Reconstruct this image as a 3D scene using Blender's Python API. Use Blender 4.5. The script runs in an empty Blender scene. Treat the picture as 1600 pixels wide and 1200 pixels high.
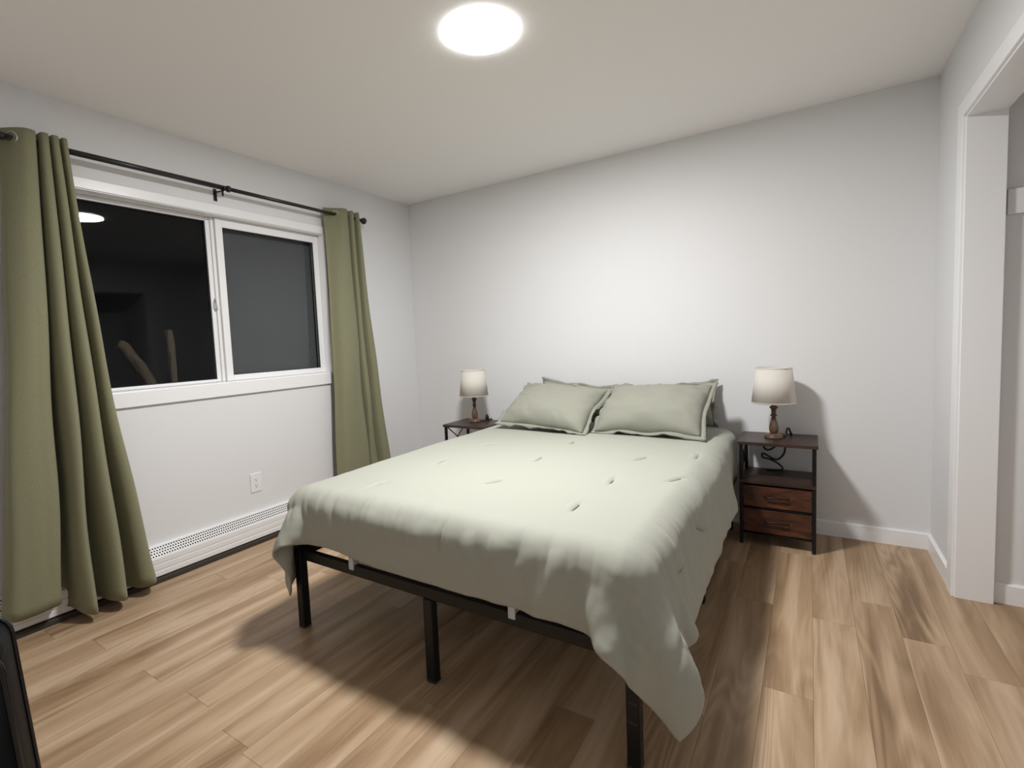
import bpy, bmesh, math, random
import numpy as np
from mathutils import Vector, Matrix, Euler

S = bpy.context.scene
COL = S.collection

# ------------------------------------------------------------------ camera
W, H = 3.524, 2.44                       # room: x 0..W (left..right wall), back wall y=0, floor z=0
YAW, PITCH, ROLL, FPX = -0.5793, -0.0728, -0.0437, 781.32
cam_d = bpy.data.cameras.new('camera')
cam = bpy.data.objects.new('camera', cam_d); COL.objects.link(cam)
cam_d.sensor_fit = 'HORIZONTAL'; cam_d.sensor_width = 36.0
cam_d.lens = FPX / 1600 * 36.0
cam_d.shift_x = 45.02 / 1600; cam_d.shift_y = -10.63 / 1600
cam_d.clip_start = .02
_f = Vector((math.sin(YAW) * math.cos(PITCH), math.cos(YAW) * math.cos(PITCH), math.sin(PITCH)))
_r = Vector((math.cos(YAW), -math.sin(YAW), 0)); _u = _r.cross(_f)
_c, _s = math.cos(ROLL), math.sin(ROLL)
_R, _U = _c * _r + _s * _u, -_s * _r + _c * _u
cam.matrix_world = Matrix(((_R.x, _U.x, -_f.x, 2.9797), (_R.y, _U.y, -_f.y, -3.4567), (_R.z, _U.z, -_f.z, 1.2167), (0, 0, 0, 1)))
S.camera = cam

# ------------------------------------------------------------------ world (night), exposure
wd = bpy.data.worlds.new('night_sky'); S.world = wd; wd.use_nodes = True
wd.node_tree.nodes['Background'].inputs[0].default_value = (.010, .014, .022, 1)
wd.node_tree.nodes['Background'].inputs[1].default_value = .06
S.view_settings.view_transform = 'Standard'; S.view_settings.look = 'None'
S.view_settings.exposure = 0.0; S.view_settings.gamma = 1.0; S.view_settings.use_curve_mapping = False
LIGHT_STRENGTH = 335.0                   # radiance of the ceiling disc
LIGHT_XY = (1.882, -1.69)

# ------------------------------------------------------------------ materials
def mat(name, col, rough=.5, metal=0., spec=.5):
    m = bpy.data.materials.new(name); m.use_nodes = True
    b = m.node_tree.nodes['Principled BSDF']
    b.inputs['Base Color'].default_value = (*col, 1); b.inputs['Roughness'].default_value = rough
    b.inputs['Metallic'].default_value = metal; b.inputs['Specular IOR Level'].default_value = spec
    return m
def nd(m, t, **kw):
    n = m.node_tree.nodes.new(t)
    for k, v in kw.items(): setattr(n, k, v)
    return n
def lk(m, a, b): m.node_tree.links.new(a, b)
def bsdf(m): return m.node_tree.nodes['Principled BSDF']
def add_bump(m, scale, strength, dist=.002, detail=3., coord='Object', stretch=None):
    tc = nd(m, 'ShaderNodeTexCoord'); n = nd(m, 'ShaderNodeTexNoise')
    n.inputs['Scale'].default_value = scale; n.inputs['Detail'].default_value = detail
    src = tc.outputs[coord]
    if stretch:
        mp = nd(m, 'ShaderNodeMapping'); mp.inputs['Scale'].default_value = stretch
        lk(m, src, mp.inputs[0]); src = mp.outputs[0]
    lk(m, src, n.inputs['Vector'])
    b = nd(m, 'ShaderNodeBump'); b.inputs['Strength'].default_value = strength; b.inputs['Distance'].default_value = dist
    lk(m, n.outputs['Fac'], b.inputs['Height']); 
    old = bsdf(m).inputs['Normal']
    if old.is_linked: lk(m, old.links[0].from_socket, b.inputs['Normal'])
    lk(m, b.outputs[0], old)
    return n
def ramp_color(m, fac, stops):
    r = nd(m, 'ShaderNodeValToRGB'); e = r.color_ramp.elements
    while len(e) < len(stops): e.new(.5)
    for el, (p, c) in zip(e, stops): el.position = p; el.color = (*c, 1)
    lk(m, fac, r.inputs[0]); return r

M = {}
M['wall'] = mat('painted_wall', (.765, .766, .775), .55, spec=.22); add_bump(M['wall'], 260, .10, .001)
M['ceiling'] = mat('painted_ceiling', (.94, .925, .915), .85, spec=.2); add_bump(M['ceiling'], 300, .08, .001)
M['trim'] = mat('white_trim', (.87, .87, .88), .32); 
M['closet'] = mat('closet_wall', (.765, .766, .775), .5, spec=.3)
M['vinyl'] = mat('white_vinyl', (.85, .85, .855), .3)
M['heater'] = mat('heater_enamel', (.82, .82, .825), .3)
M['heater_dark'] = mat('heater_inside', (.012, .012, .012), .8)
M['dark_brown'] = mat('flat_dark_brown', (.045, .035, .028), .7)  # plain dark brown, for the subfloor and the strip below the heater
M['black_metal'] = mat('black_metal', (.0055, .0055, .006), .42, spec=.32)
M['rod'] = mat('black_rod', (.012, .012, .013), .35)
M['steel'] = mat('brushed_steel', (.6, .6, .58), .3, metal=1.)
M['plate'] = mat('white_plastic', (.84, .84, .85), .3)
M['slot'] = mat('dark_slot', (.02, .02, .02), .6)
M['cord'] = mat('black_cord', (.010, .010, .010), .5)
M['case'] = mat('black_soft_case', (.0022, .0024, .003), .65, spec=.15); add_bump(M['case'], 90, .25, .001)
M['case_gloss'] = mat('black_gloss_piping', (.005, .006, .008), .3)
M['case_seam'] = mat('brown_seam', (.030, .017, .010), .6)
M['mattress'] = mat('mattress_cloth', (.55, .58, .55), .9)
M['clip'] = mat('grey_clip', (.55, .56, .58), .5)
M['bark'] = mat('tree_bark', (.11, .082, .052), .9)
n = add_bump(M['bark'], 18, .8, .02, stretch=(1, 1, .25))
M['soil'] = mat('dark_ground', (.012, .014, .010), .95)

# glass that reflects a little and lets the rest through
g = bpy.data.materials.new('window_glass'); g.use_nodes = True; t = g.node_tree; t.nodes.clear()
o = t.nodes.new('ShaderNodeOutputMaterial'); mx = t.nodes.new('ShaderNodeMixShader'); tr = t.nodes.new('ShaderNodeBsdfTransparent')
gl = t.nodes.new('ShaderNodeBsdfGlossy'); gl.inputs['Roughness'].default_value = .012
fr = t.nodes.new('ShaderNodeFresnel'); fr.inputs['IOR'].default_value = 1.27
tr.inputs[0].default_value = (.93, .94, .95, 1)
t.links.new(fr.outputs[0], mx.inputs[0]); t.links.new(tr.outputs[0], mx.inputs[1]); t.links.new(gl.outputs[0], mx.inputs[2]); t.links.new(mx.outputs[0], o.inputs[0])
M['glass'] = g
# insect screen: weave too fine to see, half open
g = bpy.data.materials.new('insect_screen_mesh'); g.use_nodes = True; t = g.node_tree; t.nodes.clear()
o = t.nodes.new('ShaderNodeOutputMaterial'); mx = t.nodes.new('ShaderNodeMixShader'); tr = t.nodes.new('ShaderNodeBsdfTransparent')
df = t.nodes.new('ShaderNodeBsdfDiffuse'); df.inputs[0].default_value = (.17, .172, .172, 1); mx.inputs[0].default_value = .55
t.links.new(tr.outputs[0], mx.inputs[1]); t.links.new(df.outputs[0], mx.inputs[2]); t.links.new(mx.outputs[0], o.inputs[0])
M['screen'] = g

# lamp-light disc
g = bpy.data.materials.new('lit_diffuser'); g.use_nodes = True; t = g.node_tree; t.nodes.clear()
o = t.nodes.new('ShaderNodeOutputMaterial'); em = t.nodes.new('ShaderNodeEmission')
em.inputs[0].default_value = (1.0, .995, .985, 1); em.inputs[1].default_value = LIGHT_STRENGTH
t.links.new(em.outputs[0], o.inputs[0]); M['lit'] = g

# the frosted rim round it, glowing much more weakly than the lens
g = M['lit'].copy(); g.name = 'glowing_frosted_bezel'; M['bezel'] = g
for q in g.node_tree.nodes:
    if q.type == 'EMISSION': q.inputs[1].default_value = 16.0

def fabric(name, col, rough, weave, wrinkle=None, var=.06, sheen=.15):
    m = mat(name, col, rough, spec=.2)
    bsdf(m).inputs['Sheen Weight'].default_value = sheen; bsdf(m).inputs['Sheen Roughness'].default_value = .5
    tc = nd(m, 'ShaderNodeTexCoord'); n = nd(m, 'ShaderNodeTexNoise'); n.inputs['Scale'].default_value = 260; n.inputs['Detail'].default_value = 2
    lk(m, tc.outputs['Object'], n.inputs['Vector'])
    lo = tuple(c * (1 - var) for c in col); hi = tuple(min(1, c * (1 + var)) for c in col)
    r = ramp_color(m, n.outputs['Fac'], [(.3, lo), (.7, hi)]); lk(m, r.outputs[0], bsdf(m).inputs['Base Color'])
    add_bump(m, 420, weave, .0008)
    if wrinkle:
        for sc, st, ds, stre in wrinkle: add_bump(m, sc, st, ds, 4., stretch=stre)
    return m
M['curtain'] = fabric('olive_curtain_cloth', (.225, .222, .135), .75, .25, var=.10)
M['comforter'] = fabric('sage_comforter_cloth', (.366, .372, .320), .8, .12, [(16, .10, .006, (1, .6, 1)), (48, .10, .003, (1, .45, 1))], var=.02, sheen=.1)
M['sham'] = fabric('sage_sham_cloth', (.285, .287, .240), .8, .15, [(14, .20, .008, None), (45, .12, .003, None)], var=.03, sheen=.1)
M['shade'] = fabric('cream_lamp_shade', (.86, .83, .78), .9, .2, var=.03, sheen=0)

m = M['shade']; tl = nd(m, 'ShaderNodeBsdfTranslucent'); tl.inputs[0].default_value = (.86, .82, .75, 1)
mx = nd(m, 'ShaderNodeMixShader'); mx.inputs[0].default_value = .35
lk(m, bsdf(m).outputs[0], mx.inputs[1]); lk(m, tl.outputs[0], mx.inputs[2]); lk(m, mx.outputs[0], m.node_tree.nodes['Material Output'].inputs[0])
def dark_wood(name, c0, c1, c2, stretch, rough, scale=5.):
    m = mat(name, c1, rough)
    tc = nd(m, 'ShaderNodeTexCoord'); mp = nd(m, 'ShaderNodeMapping'); mp.inputs['Scale'].default_value = stretch
    lk(m, tc.outputs['Object'], mp.inputs[0])
    n = nd(m, 'ShaderNodeTexNoise'); n.inputs['Scale'].default_value = scale; n.inputs['Detail'].default_value = 7; n.inputs['Roughness'].default_value = .65; n.inputs['Distortion'].default_value = .6
    lk(m, mp.outputs[0], n.inputs['Vector'])
    r = ramp_color(m, n.outputs['Fac'], [(.32, c0), (.5, c1), (.68, c2)]); lk(m, r.outputs[0], bsdf(m).inputs['Base Color'])
    b = nd(m, 'ShaderNodeBump'); b.inputs['Strength'].default_value = .12; b.inputs['Distance'].default_value = .001
    lk(m, n.outputs['Fac'], b.inputs['Height']); lk(m, b.outputs[0], bsdf(m).inputs['Normal'])
    return m
M['walnut'] = dark_wood('dark_walnut_board', (.018, .008, .006), (.036, .018, .014), (.060, .032, .024), (1.2, 7, 7), .38)
M['drawer'] = dark_wood('rustic_brown_drawer', (.012, .006, .005), (.060, .019, .009), (.125, .040, .016), (2.2, 6, 9), .42, 4.)
M['turned'] = dark_wood('turned_lamp_wood', (.060, .032, .018), (.105, .062, .038), (.16, .10, .066), (9, 9, 2), .35, 6.)

# floor plank
m = mat('oak_vinyl_plank', (.4, .3, .2), .42, spec=.4); M['plank'] = m
tc = nd(m, 'ShaderNodeTexCoord'); oi = nd(m, 'ShaderNodeObjectInfo')
off = nd(m, 'ShaderNodeVectorMath', operation='SCALE'); cmb = nd(m, 'ShaderNodeCombineXYZ')
for k in range(3): lk(m, oi.outputs['Random'], cmb.inputs[k])
lk(m, cmb.outputs[0], off.inputs[0]); off.inputs['Scale'].default_value = 37.
addv = nd(m, 'ShaderNodeVectorMath', operation='ADD'); lk(m, tc.outputs['Object'], addv.inputs[0]); lk(m, off.outputs[0], addv.inputs[1])
def noise(scale, stretch, detail=4., dist=0., rough=.55):
    mp = nd(m, 'ShaderNodeMapping'); mp.inputs['Scale'].default_value = stretch; lk(m, addv.outputs[0], mp.inputs[0])
    n = nd(m, 'ShaderNodeTexNoise'); n.inputs['Scale'].default_value = scale; n.inputs['Detail'].default_value = detail; n.inputs['Distortion'].default_value = dist; n.inputs['Roughness'].default_value = rough
    lk(m, mp.outputs[0], n.inputs['Vector']); return n
broad = noise(3., (3.2, .30, 1), 3., .7)               # wide soft bands along the board
fine = noise(30., (5.5, .13, 1), 6., .5, .7)            # fibres
def math_n(op, a, b, c=None):
    n = nd(m, 'ShaderNodeMath', operation=op)
    for k, x in enumerate((a, b, c)):
        if x is None: continue
        if isinstance(x, (int, float)): n.inputs[k].default_value = x
        else: lk(m, x, n.inputs[k])
    return n.outputs[0]
rings = noise(1.9, (3.0, .30, 1), 1.5, .9)              # cathedral figure
fig = math_n('SINE', math_n('MULTIPLY', rings.outputs['Fac'], 95.), 0.)
msk = noise(1.6, (2.2, .5, 1), 1.)
fig = math_n('MULTIPLY', fig, math_n('MULTIPLY', math_n('MAXIMUM', math_n('SUBTRACT', msk.outputs['Fac'], .44), 0.), .55))
v = math_n('MULTIPLY_ADD', broad.outputs['Fac'], 1.75, math_n('MULTIPLY_ADD', fine.outputs['Fac'], .34, fig))
v = math_n('ADD', v, math_n('MULTIPLY_ADD', oi.outputs['Random'], .16, -.57))
r = ramp_color(m, v, [(.10, (.190, .115, .058)), (.38, (.312, .202, .116)), (.62, (.415, .286, .178)), (.92, (.520, .385, .265))])
lk(m, r.outputs[0], bsdf(m).inputs['Base Color'])
bm_ = nd(m, 'ShaderNodeBump'); bm_.inputs['Strength'].default_value = .12; bm_.inputs['Distance'].default_value = .0006
lk(m, fine.outputs['Fac'], bm_.inputs['Height']); lk(m, bm_.outputs[0], bsdf(m).inputs['Normal'])

# ------------------------------------------------------------------ builders
ORG = {}                                  # world origin of each object (parts are modelled in world coordinates)
def _link(o, parent, org):
    COL.objects.link(o)
    if parent is not None:
        o.parent = parent; po = ORG[parent.name]
        o.location = Vector(org) - po
    else:
        o.location = org
    ORG[o.name] = Vector(org)
    return o
def tag(o, label=None, cat=None, group=None, kind=None):
    for k, v in (('label', label), ('category', cat), ('group', group), ('kind', kind)):
        if v: o[k] = v
    return o
def thing(name, loc, label=None, cat=None, group=None, kind=None):
    o = bpy.data.objects.new(name, None); o.empty_display_size = .05
    _link(o, None, loc); return tag(o, label, cat, group, kind)
def obj(name, bm, material, parent=None, smooth=False, org=None):
    """bm holds world coordinates; the object's origin is put at the parent's origin or at the base of its bounds"""
    bmesh.ops.recalc_face_normals(bm, faces=bm.faces[:])
    if org is None:
        if parent is not None: org = ORG[parent.name]
        else:
            xs = [v.co for v in bm.verts]
            org = Vector((sum(c.x for c in xs) / len(xs), sum(c.y for c in xs) / len(xs), min(c.z for c in xs)))
    org = Vector(org)
    for v in bm.verts: v.co -= org
    me = bpy.data.meshes.new(name); bm.to_mesh(me); bm.free()
    if smooth:
        for p in me.polygons: p.use_smooth = True
    me.materials.append(M[material] if isinstance(material, str) else material)
    return _link(bpy.data.objects.new(name, me), parent, org)
def B(): return bmesh.new()
def box(bm, x0, x1, y0, y1, z0, z1, bevel=0., seg=2):
    r = bmesh.ops.create_cube(bm, size=1)
    for v in r['verts']:
        v.co = Vector((x0 + (v.co.x + .5) * (x1 - x0), y0 + (v.co.y + .5) * (y1 - y0), z0 + (v.co.z + .5) * (z1 - z0)))
    if bevel:
        es = list({e for v in r['verts'] for e in v.link_edges})
        bmesh.ops.bevel(bm, geom=es, offset=bevel, segments=seg, affect='EDGES', profile=.5)
    return bm
def tube(bm, pts, rad, n=8, cap=True):
    pts = [Vector(p) for p in pts]; rads = rad if isinstance(rad, (list, tuple)) else [rad] * len(pts)
    rings = []; up = Vector((.123, .31, .94))
    for i, p in enumerate(pts):
        d = (pts[min(i + 1, len(pts) - 1)] - pts[max(i - 1, 0)]).normalized()
        if i == 0:
            a = d.cross(up)
            if a.length < .05: a = d.cross(Vector((1, 0, 0)))
        else: a = a - d * a.dot(d)
        a.normalize(); b = d.cross(a)
        rings.append([bm.verts.new(p + rads[i] * (math.cos(k * 2 * math.pi / n) * a + math.sin(k * 2 * math.pi / n) * b)) for k in range(n)])
    for q, s in zip(rings, rings[1:]):
        for k in range(n): bm.faces.new((q[k], q[(k + 1) % n], s[(k + 1) % n], s[k]))
    if cap: bm.faces.new(rings[0][::-1]); bm.faces.new(rings[-1])
    return bm
def lathe(bm, cx, cy, prof, n=32, closed=False):
    rings = []
    for r_, z in prof:
        if r_ < 1e-6: rings.append([bm.verts.new((cx, cy, z))])
        else: rings.append([bm.verts.new((cx + r_ * math.cos(2 * math.pi * k / n), cy + r_ * math.sin(2 * math.pi * k / n), z)) for k in range(n)])
    pairs = list(zip(rings, rings[1:])) + ([(rings[-1], rings[0])] if closed else [])
    for a, b in pairs:
        for k in range(n):
            f = [a[k % len(a)], a[(k + 1) % len(a)], b[(k + 1) % len(b)], b[k % len(b)]]
            f2 = []
            for v in f:
                if v not in f2: f2.append(v)
            if len(f2) > 2: bm.faces.new(f2)
    return bm
def extrude_profile(bm, prof, y0, y1, axis='y'):
    """closed (x,z) profile swept along y"""
    a = [bm.verts.new((x, y0, z)) for x, z in prof]; b = [bm.verts.new((x, y1, z)) for x, z in prof]
    n = len(prof)
    for k in range(n): bm.faces.new((a[k], a[(k + 1) % n], b[(k + 1) % n], b[k]))
    bm.faces.new(a[::-1]); bm.faces.new(b); return bm
def spline(pts, n):
    """Catmull-Rom through pts, n points per span"""
    P = [Vector(p) for p in pts]; P = [2 * P[0] - P[1]] + P + [2 * P[-1] - P[-2]]; out = []
    for i in range(1, len(P) - 2):
        for k in range(n):
            t = k / n; a, b, c, d = P[i - 1], P[i], P[i + 1], P[i + 2]
            out.append(.5 * ((2 * b) + (c - a) * t + (2 * a - 5 * b + 4 * c - d) * t * t + (3 * b - a - 3 * c + d) * t ** 3))
    out.append(P[-2]); return out
def copy_tree(src, loc, label):
    def rec(o, parent):
        c = o.copy(); COL.objects.link(c); c.parent = parent
        for ch in [x for x in list(bpy.data.objects) if x.parent == o]: rec(ch, c)
        return c
    r = rec(src, None); r.location = loc; ORG[r.name] = Vector(loc); r['label'] = label
    return r

# ================================================================== SETTING
YF = -4.25                                # front wall, behind the camera
CY0, CY1, CZ = -2.90, -.575, 2.046        # closet opening
XC0, XC1 = W + .115, 4.25                 # closet interior
fl = thing('floor', (0, 0, 0), kind='structure')
bm = B(); box(bm, -.02, 4.35, YF - .02, .02, -.10, -.006); obj('subfloor', bm, 'dark_brown', fl)
rng = random.Random(7)
PW, PL = .1455, 1.22
k0 = -21; first = {0: -1.04, 1: -.795, 2: -1.04, 3: -1.20, -1: -.38, -2: -1.0, -3: -.62}
for k in range(k0, 9):
    xa, xb = 2.995 + k * PW, 2.995 + (k + 1) * PW
    xa, xb = max(xa, 0.0), min(xb, XC1)
    if xb - xa < .01: continue
    j = first.get(k, -rng.uniform(.15, 1.2))
    cuts = [0.0]; 
    while j > YF + .02: cuts.append(j); j -= PL
    cuts.append(YF)
    for y1, y0 in zip(cuts, cuts[1:]):
        bm = B(); box(bm, xa + .00025, xb - .00025, y0 + .0003, y1 - .0003, -.006, 0.0)
        es = [e for e in bm.edges if all(v.co.z > -.001 for v in e.verts)]
        bmesh.ops.bevel(bm, geom=es, offset=.0005, segments=1, affect='EDGES')
        obj('plank', bm, 'plank', fl, org=((xa + xb) / 2, (y0 + y1) / 2, 0))

T = .11
def struct(name, bm, material, smooth=False): return tag(obj(name, bm, material, smooth=smooth), kind='structure')
bm = B(); box(bm, -T, 4.36, YF - T, T, H, H + .1); struct('ceiling', bm, 'ceiling')
bm = B(); box(bm, -T, 4.36, 0, T, -.1, H); struct('wall_back', bm, 'wall')
bm = B(); box(bm, -T, 4.36, YF - T, YF, -.1, H); struct('wall_front', bm, 'wall')
WY0, WY1, WZ0, WZ1 = -2.535, -.955, 1.022, 2.048      # rough window opening
bm = B()
box(bm, -T, 0, YF, WY0, -.1, H); box(bm, -T, 0, WY1, 0, -.1, H); box(bm, -T, 0, WY0, WY1, -.1, WZ0); box(bm, -T, 0, WY0, WY1, WZ1, H)
struct('wall_left', bm, 'wall')
bm = B()
box(bm, W, W + T, CY1 + .012, 0, -.1, H); box(bm, W, W + T, CY0 - .012, CY1 + .012, CZ + .012, H); box(bm, W, W + T, YF, CY0 - .012, -.1, H)
struct('wall_right', bm, 'wall')
bm = B(); box(bm, XC0 - .004, XC1 + .1, -.535, -.43, -.1, H); struct('wall_closet_end', bm, 'closet')
bm = B(); box(bm, XC0 - .004, XC1 + .1, -3.1, -2.99, -.1, H); struct('wall_closet_side', bm, 'closet')
bm = B(); box(bm, XC1, XC1 + .1, -2.99, -.535, -.1, H); struct('wall_closet_back', bm, 'closet')
# closet jamb lining and casing
bm = B(); box(bm, W - .006, XC0 + .003, CY1, CY1 + .014, 0, CZ + .012, .0015); struct('trim_1', bm, 'trim')
bm = B(); box(bm, W - .006, XC0 + .003, CY0 - .014, CY0, 0, CZ + .012, .0015); struct('trim_2', bm, 'trim')
bm = B(); box(bm, W - .006, XC0 + .003, CY0, CY1, CZ, CZ + .014, .0015); struct('trim_3', bm, 'trim')
bm = B(); box(bm, W - .017, W, CY1 + .008, CY1 + .093, 0, CZ + .072, .003); struct('trim_4', bm, 'trim')
bm = B(); box(bm, W - .017, W, CY0 - .093, CY0 - .008, 0, CZ + .072, .003); struct('trim_5', bm, 'trim')
bm = B(); box(bm, W - .017, W, CY0 - .008, CY1 + .008, CZ + .008, CZ + .072, .003); struct('trim_6', bm, 'trim')
# shelf cleat on the closet end wall
bm = B(); box(bm, XC0 + .012, XC1, -.553, -.535, 1.634, 1.734, .002); tag(obj('shelf_cleat', bm, 'closet'), 'grey painted board fixed across the closet end wall', 'shelf cleat')
def baseboard(name, x0, x1, y0, y1, face):
    bm = B(); box(bm, x0, x1, y0, y1, 0, .088)
    es = [e for e in bm.edges if all(v.co.z > .08 for v in e.verts) and all(abs((v.co.x if face in 'xX' else v.co.y) - {'x': x0, 'X': x1, 'y': y0, 'Y': y1}[face]) < 1e-5 for v in e.verts)]
    bmesh.ops.bevel(bm, geom=es, offset=.006, segments=3, affect='EDGES')
    return struct(name, bm, 'trim')
baseboard('baseboard_back', .005, W, -.013, 0, 'y')
baseboard('baseboard_right', W - .013, W, CY1 + .093, -.013, 'x')
baseboard('baseboard_right_near', W - .013, W, YF + .013, CY0 - .093, 'x')
baseboard('baseboard_closet', XC0, XC1, -.548, -.535, 'y')
baseboard('baseboard_front', 0, W, YF, YF + .013, 'Y')

# ------------------------------------------------------------------ window
win = thing('window_1', (0, (WY0 + WY1) / 2, WZ0), kind='structure')
IY0, IY1, IZ0, IZ1 = -2.52, -.968, 1.034, 2.036       # inside of the lining
# casing boards
for (a, b, c, d) in ((IY0 - .06, IY1 + .075, IZ1 + .004, 2.092), (IY0 - .06, IY1 + .075, .950, IZ0 - .004)):
    bm = B(); box(bm, 0, .018, a, b, c, d, .003); obj('casing_board', bm, 'trim', win)
for (a, b) in ((IY0 - .06, IY0 - .004), (IY1 + .004, IY1 + .062)):
    bm = B(); box(bm, 0, .0175, a, b, IZ0 - .004, IZ1 + .004, .003); obj('casing_board', bm, 'trim', win)
# lining boards of the reveal
for q in ((IY0 - .012, IY1 + .012, IZ1, IZ1 + .012), (IY0 - .012, IY1 + .012, IZ0 - .012, IZ0), (IY0 - .012, IY0, IZ0, IZ1), (IY1, IY1 + .012, IZ0, IZ1)):
    bm = B(); box(bm, -.105, .010, *q, .001); obj('reveal_board', bm, 'trim', win)
def sash(name, y0, y1, z0, z1, xb, xf, l, r_, b, t_, tilt):
    bm = B()
    box(bm, xb, xf, y0, y0 + l, z0, z1, .003); box(bm, xb, xf, y1 - r_, y1, z0, z1, .003)
    box(bm, xb, xf, y0 + l, y1 - r_, z0, z0 + b, .003); box(bm, xb, xf, y0 + l, y1 - r_, z1 - t_, z1, .003)
    s = obj(name, bm, 'vinyl', win)
    xm = (xb + xf) / 2; bm = B(); box(bm, xm - .002, xm + .002, y0 + l - .004, y1 - r_ + .004, z0 + b - .004, z1 - t_ + .004)
    zc = (z0 + z1) / 2
    for v in bm.verts: v.co.x -= (v.co.z - zc) * math.tan(math.radians(tilt))
    obj('glass_pane', bm, 'glass', s)
    # dark rubber gasket round the pane
    bm = B(); gk = .004; xg = xf - .006
    for q in ((y0 + l, y0 + l + gk, z0 + b, z1 - t_), (y1 - r_ - gk, y1 - r_, z0 + b, z1 - t_), (y0 + l, y1 - r_, z0 + b, z0 + b + gk), (y0 + l, y1 - r_, z1 - t_ - gk, z1 - t_)):
        box(bm, xm, xg, *q)
    obj('gasket', bm, 'slot', s)
    return s
sash('fixed_sash', IY0 + .001, -1.731, IZ0 + .001, IZ1 - .001, -.103, -.079, .03, .042, .017, .022, .7)
sl = sash('sliding_sash', -1.729, IY1 - .001, IZ0 + .001, IZ1 - .001, -.078, -.048, .044, .043, .036, .054, .25)
bm = B(); box(bm, -.079, -.066, -1.748, -1.7295, IZ0 + .001, IZ1 - .001, .002); obj('interlock_stile', bm, 'vinyl', win)
bm = B(); tube(bm, [(-.064 + .020 * math.sin(a), -1.746 - .012 * math.sin(a), 1.515 + .036 * math.cos(a)) for a in [k * math.pi / 12 for k in range(13)]], .005); box(bm, -.079, -.064, -1.750, -1.738, 1.48, 1.555, .003); obj('latch', bm, 'vinyl', sl, smooth=True)
bm = B(); box(bm, -.109, -.107, -1.72, IY1 - .01, IZ0 + .02, IZ1 - .02); obj('insect_screen', bm, 'screen', win)

# outside, in the dark
bm = B(); box(bm, -9, -T - .02, -8, 6, -.9, -.6); struct('ground_outside', bm, 'soil')
def trunk(pts, rads, label):
    p = spline(pts, 6); rr = [rads[0] + (rads[1] - rads[0]) * k / (len(p) - 1) for k in range(len(p))]
    q = random.Random(len(label)); bm = tube(B(), p, rr, 14)
    for v in bm.verts: v.co += Vector((q.uniform(-1, 1), q.uniform(-1, 1), q.uniform(-1, 1))) * .006
    tag(obj('tree_trunk', bm, 'bark', smooth=True), label, 'tree', 'tree trunks outside')
trunk([(-.58, -1.55, -.62), (-.59, -1.80, .5), (-.6, -1.915, 1.0), (-.6, -2.04, 1.25), (-.61, -2.085, 1.30)], (.045, .026), 'thick leaning brown stump outside, behind the left window pane')
trunk([(-.46, -1.82, -.62), (-.45, -1.85, .9), (-.45, -1.86, 1.37)], (.026, .018), 'thin upright stump outside, right of the leaning one behind glass')

# ------------------------------------------------------------------ ceiling light
lx, ly = LIGHT_XY
cl = thing('ceiling_light', (lx, ly, H), 'round flush white LED light glowing on the ceiling', 'ceiling light')
obj('bezel', lathe(B(), lx, ly, [(0, H - .0005), (.1435, H - .0005), (.1445, H - .0015), (.1445, H - .0095), (.1435, H - .0110), (.1418, H - .0110), (.1418, H - .0060), (0, H - .0060)], 64), 'bezel', cl, True)
obj('diffuser', lathe(B(), lx, ly, [(.1417, H - .0102), (.120, H - .0112), (.06, H - .0122), (0, H - .0125)], 64), 'lit', cl, True)

# ------------------------------------------------------------------ baseboard heater
HY0, HY1 = -3.35, -.16
ht = thing('baseboard_heater', (0.03, (HY0 + HY1) / 2, .03), 'long white electric baseboard heater along wall under the window', 'heater')
bm = B()
front = [(.058, .030), (.064, .034), (.064, .058), (.0615, .060), (.0615, .066), (.064, .068), (.064, .094), (.0615, .096), (.0615, .100), (.064, .102), (.064, .128), (.060, .136)]
prof = front + [(.0565, .136), (.058, .126), (.058, .040), (.052, .034), (.004, .034), (.004, .030)]
extrude_profile(bm, prof, HY0, HY1); obj('front_panel', bm, 'heater', ht)
bm = B(); extrude_profile(bm, [(0.001, .030), (.004, .030), (.004, .186), (.018, .186), (.0225, .1815), (.0245, .1835), (.019, .190), (.001, .190)], HY0, HY1); obj('back_panel', bm, 'heater', ht)
bm = B(); extrude_profile(bm, [(.006, .04), (.05, .04), (.05, .124), (.016, .172), (.006, .172)], HY0 + .01, HY1 - .01); obj('inner_core', bm, 'heater_dark', ht)
def grille(y0, y1):
    # sloped strip from (.0235,.1825) to (.059,.136), pierced with staggered lozenge holes
    a, b = Vector((.0232, 0, .1828)), Vector((.0592, 0, .1368)); rows = 4; c = (b - a).length / rows
    ncol = int((y1 - y0) / (c * .92)); cw = (y1 - y0) / ncol
    bm = B(); grid = {}
    def V(i, j):                          # lattice at half-cell steps
        k = (round(i * 4), round(j * 4))
        if k not in grid:
            p = a + (b - a) * (j / rows); grid[k] = bm.verts.new((p.x, y0 + i * cw, p.z))
        return grid[k]
    for i in range(ncol):
        for j in range(rows):
            corners = [V(i, j), V(i + 1, j), V(i + 1, j + 1), V(i, j + 1)]
            sft = .0 if j % 2 == 0 else 0.
            p = a + (b - a) * ((j + .5) / rows); yc = y0 + (i + .5) * cw; d = (b - a) / rows
            ox = (.16 if j % 2 else -.16) * cw
            hole = [bm.verts.new((p.x + d.x * v_, yc + ox + u * cw, p.z + d.z * v_)) for u, v_ in ((-.17, -.39), (.35, -.14), (.17, .39), (-.35, .14))]
            for k in range(4): bm.faces.new((corners[k], corners[(k + 1) % 4], hole[(k + 1) % 4], hole[k]))
    obj('grille', bm, 'heater', ht)
def solid(y0, y1):
    bm = B(); extrude_profile(bm, [(.0232, .1828), (.0592, .1368), (.058, .1358), (.0222, .1818)], y0, y1); obj('joint_cover', bm, 'heater', ht)
cuts = [(-3.30, -2.42), (-2.36, -1.395), (-1.335, -.22)]
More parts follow.
